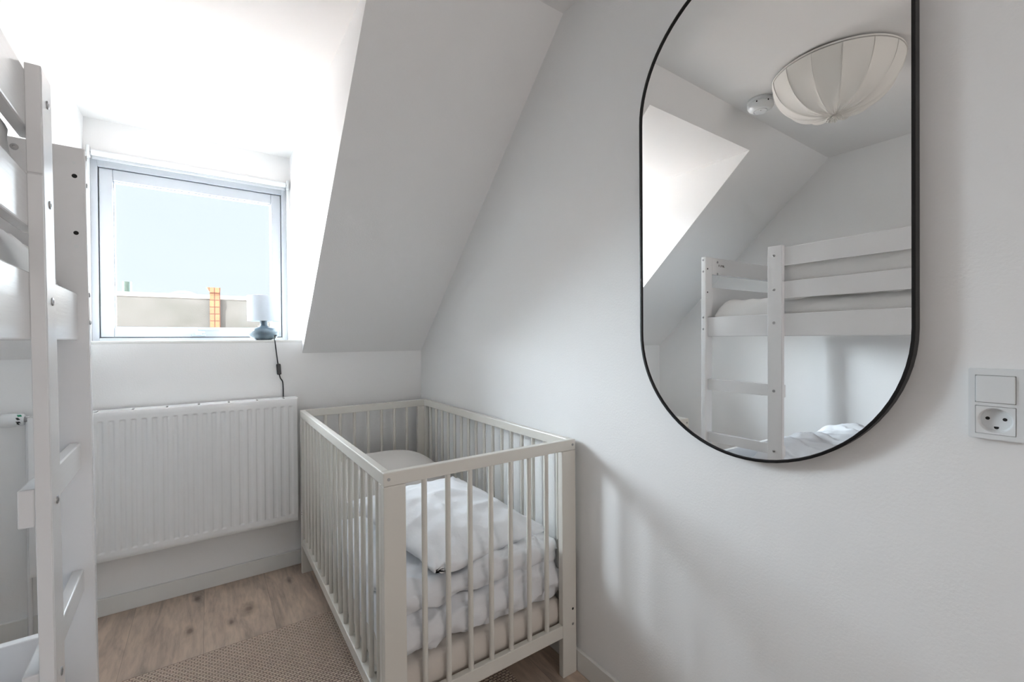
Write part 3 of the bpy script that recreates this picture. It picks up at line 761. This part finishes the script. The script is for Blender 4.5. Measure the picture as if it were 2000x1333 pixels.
# post B (flat, wide along the bed): the ladder's near stile, built around a joint in its lower end face
def postB(y0, y1, name='post'):
    b = BM(); box(b, TX, 0, y0 + .003, y1, 0, 1.588, .0025, 2)
    box(b, TX, -.0008, y0, y0 + .0032, 0, 1.4125, .001, 1); box(b, TX, -.0008, y0, y0 + .0032, 1.4148, 1.586, .001, 1)
    return obj(name, b, BEDW, bk, xf=sh)
pB = postB(YB0, YB1)
def postA(x1, x0, y0, y1, top=1.595): return bp('post', x0, x1, y0, y1, 0, top)
pA = postA(0, -.062, YA0, YA1)
XW = -.85                         # wall side
pC = postA(XW + .062, XW, YA0, YA1)
YE = -1.62                        # near end of the bed, behind the camera's left edge
pD = postA(0, -.062, YE - .027, YE); pE = postA(XW + .062, XW, YE - .027, YE)
# end boards
for (ya, yb) in ((YA0 + .001, YA1 - .003), (YE - .025, YE - .002)):
    bp('end_board', XW + .062, -.062, ya, yb, 1.500, 1.594)
    bp('end_board', XW + .062, -.062, ya, yb, 1.150, 1.425)
    bp('end_board', XW + .062, -.062, ya, yb, .22, .486)
rx0, rx1 = TX - RT, TX
# guard rails and bed side rails on the room side
bp('guard_rail', rx0, rx1, YE, YB1 - .001, 1.487, 1.577, m=BEDR)
bp('guard_rail', rx0, rx1, YE, YB1 - .001, 1.329, 1.413, m=BEDR)
bp('side_rail', rx0, rx1, YE, YA0, 1.1490, 1.2575, m=BEDR)
bp('side_rail', rx0, rx1, YE, YA0, .19, .33, m=BEDR)
for (z0, z1) in ((1.149, 1.2575), (.19, .33), (1.40, 1.48)):
    bp('side_rail' if z1 < 1.3 else 'guard_rail', XW, XW + .02, YE, YA0, z0, z1, m=BEDR)
for (z0, z1) in ((.8512, .9117), (.5654, .6166)):
    bp('rung', rx0, rx1, YB0 + .003, YA0, z0, z1, bev=.0025)
for zz in (1.132, .20):
    b = BM()
    for k in range(18):
        y = YE + .05 + k * .108
        box(b, XW + .02, rx0, y, y + .07, zz + .03, zz + .045)
    obj('slats', b, BEDW, bk, xf=sh)
def bolt(x, y, z, d, r=.0068, par=bk, lbl=None):
    b = BM(); p = Vector((x, y, z)); d = Vector(d)
    n_ = 20; q = d.to_track_quat('Z', 'Y')
    prof = [(r, -.001), (r, .0012), (r * .8, .002), (r * .42, .002), (r * .40, .0006), (.0003, .0006)]
    rings = [[b.verts.new(p + q @ Vector((a * math.cos(2 * PI * i / n_), a * math.sin(2 * PI * i / n_), h))) for i in range(n_)] for a, h in prof]
    for A, B_ in zip(rings, rings[1:]):
        for i in range(n_): b.faces.new((A[i], A[(i + 1) % n_], B_[(i + 1) % n_], B_[i]))
    b.faces.new(rings[0])
    return obj('bolt', b, STEEL, par, xf=sh, auto=40)
for z in (1.540, 1.374, 1.213, .881, .590, .25): bolt(0, .003, z, (1, 0, 0), par=pB)
for z in (1.577, 1.513, 1.256, 1.191): bolt(0, (YA0 + YA1) / 2 + .001, z, (1, 0, 0), .0058, par=pA)
def hole(x, z, r, m, par): 
    b = BM(); cyl(b, (x, YA0 + .001, z), (x, YA0 - .0005, z), r, 16); obj('peg_hole' if m is HOLE else 'lit_hole', b, m, par, xf=sh)
hole(-.0185, 1.558, .0034, PLASTIC, pA); hole(-.0185, 1.528, .0048, HOLE, pA); hole(-.0180, 1.397, .0046, HOLE, pA); hole(-.0178, 1.366, .0040, PLASTIC, pA)  # pale discs imitate light showing through open holes, dark ones are empty holes
for zz in (1.572, 1.505): bolt(-.112, YA0 + .001, zz, (0, -1, 0), .0068)
# illegible stamp on the end board: a short row of small grey characters
b = BM()
random.seed(3)
xx = -.122
for kk in range(5):
    wd = .0085; zc = 1.553
    box(b, xx - .0016, xx, YA0 - .0002, YA0 + .002, zc - .006, zc + .006)
    if kk in (0, 2): box(b, xx - wd, xx - .0016, YA0 - .0002, YA0 + .002, zc + .004, zc + .006); box(b, xx - wd + .001, xx - .0016, YA0 - .0002, YA0 + .002, zc - .001, zc + .001)
    if kk in (1, 4): box(b, xx - wd, xx - .0016, YA0 - .0002, YA0 + .002, zc - .006, zc - .004)
    if kk == 3: box(b, xx - wd, xx - .0016, YA0 - .0002, YA0 + .002, zc - .001, zc + .001); box(b, xx - wd, xx - wd + .0016, YA0 - .0002, YA0 + .002, zc - .006, zc + .006)
    xx -= .0125
obj('stamped_mark', b, MARK, bk, xf=sh)

# bedding on the bunks (placed in the bed's own frame, kept top-level)
MB_ = Matrix.Translation((-.2141, 1.04, 0)) @ Matrix.Rotation(R(2.4), 4, 'Z')
def bedsoft(name, bm, m, label, cat):
    for vv in bm.verts: vv.co = MB_ @ sh(vv.co)
    xs_ = [vv.co for vv in bm.verts]; o = Vector((sum(c.x for c in xs_) / len(xs_), sum(c.y for c in xs_) / len(xs_), min(c.z for c in xs_)))
    return soft(name, bm, m, label, cat, o)
mxc, mw = (XW + .022 + rx0) / 2, (rx0 - XW - .022) - .006
b = soft_slab(mxc, -.63, 1.178, mw, 1.95, .168, .06, 31, .006, .003, 60, 120); side_wrinkles(b, .004, 8, 3)
for vv in b.verts: vv.co.x = min(max(vv.co.x, XW + .022), rx0 - .002); vv.co.y = min(vv.co.y, YA0 - .004)
bedsoft('mattress', b, COTTON2, 'white-covered mattress on the upper bunk', 'mattress')
b = soft_slab(mxc, -.70, 1.300, mw, 1.42, .255, .07, 41, .016, .01, 90, 120, top=lambda x, y: .03 * math.sin(y * 4)); side_wrinkles(b, .010, 7, 8)
for vv in b.verts: vv.co.x = min(max(vv.co.x, XW + .025), rx0 - .004)
bedsoft('duvet', b, COTTON2, 'crumpled white duvet on the upper bunk behind the guard rails', 'duvet')
b = soft_slab(mxc, -.63, .246, mw, 1.95, .160, .04, 51, .004, .002, 50, 100)
for vv in b.verts: vv.co.x = min(max(vv.co.x, XW + .022), rx0 - .002); vv.co.y = min(vv.co.y, YA0 - .008)
bedsoft('mattress', b, COTTON, 'white mattress on the lower bunk', 'mattress')
b = soft_slab(-.44, -.48, .385, .76, 1.25, .24, .16, 61, .020, .02, 100, 120, rot=R(4), top=lambda x, y: .02 * math.sin(y * 7 + x * 3)); side_wrinkles(b, .012, 8, 2)
for vv in b.verts: vv.co.x = min(max(vv.co.x, XW + .025), rx0 - .004)
bedsoft('duvet', b, COTTON, 'fluffy white duvet heaped on the lower bunk', 'duvet')

# ------------------------------------------------------------------ outdoors, beyond the window
gw = thing('gable_wall', 'pale weathered firewall of the building opposite with white coping', 'building', (0, 8, -3.2))
lg = local(gw.location)
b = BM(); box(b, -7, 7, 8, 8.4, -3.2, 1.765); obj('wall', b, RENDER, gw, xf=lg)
b = BM(); box(b, -7.02, 7.02, 7.992, 8.44, 1.765, 1.822, .004); obj('coping', b, COPING, gw, xf=lg)
cs = thing('brick_chimney', 'narrow orange brick chimney running up the pale wall outside the window', 'chimney', (.08, 7.9, -3.2))
lq = local(cs.location)
b = BM(); box(b, .020, .150, 7.92, 7.995, -3.2, 1.86); obj('shaft', b, TILE, cs, xf=lq)
b = BM(); prism(b, [(-.020, 1.93), (.155, 1.93), (.150, 1.86), (.020, 1.86)], 1, 7.90, 7.995); obj('flared_top', b, TILE, cs, xf=lq)
b = BM(); cyl(b, (-1.03, 9.0, -3.2), (-1.03, 9.0, 2.06), .055, 20); vp = obj('vent_pipe', b, PALEPIPE, auto=40); rebase(vp, (-1.03, 9, -3.2)); tag(vp, 'pale green vent pipe standing beyond the far wall, left in the window', 'pipe')
for (xc, zc, rr, lab) in ((-.35, 1.60, .38, 'faint pale arched roof hoop above the wall, in the middle of the window'), (.78, 1.60, .38, 'faint pale arched roof hoop above the wall, behind the table lamp')):
    b = BM(); tube(b, [(xc + rr * math.cos(t), 9.4, zc + rr * math.sin(t)) for t in [PI * k / 24 for k in range(25)]], .012, 8)
    box(b, xc - rr - .02, xc + rr + .02, 9.38, 9.42, -3.2, zc)
    hp = obj('roof_hoop', b, COPING); rebase(hp, (xc, 9.4, -3.2)); tag(hp, lab, 'roof')
b = BM(); box(b, -9, 9, 3.02, 7.9, 0.90, 1.02); gd = obj('bounce_slab', b, BOUNCE, kind='structure')  # unseen slab below the sill, added to bounce sun up through the window
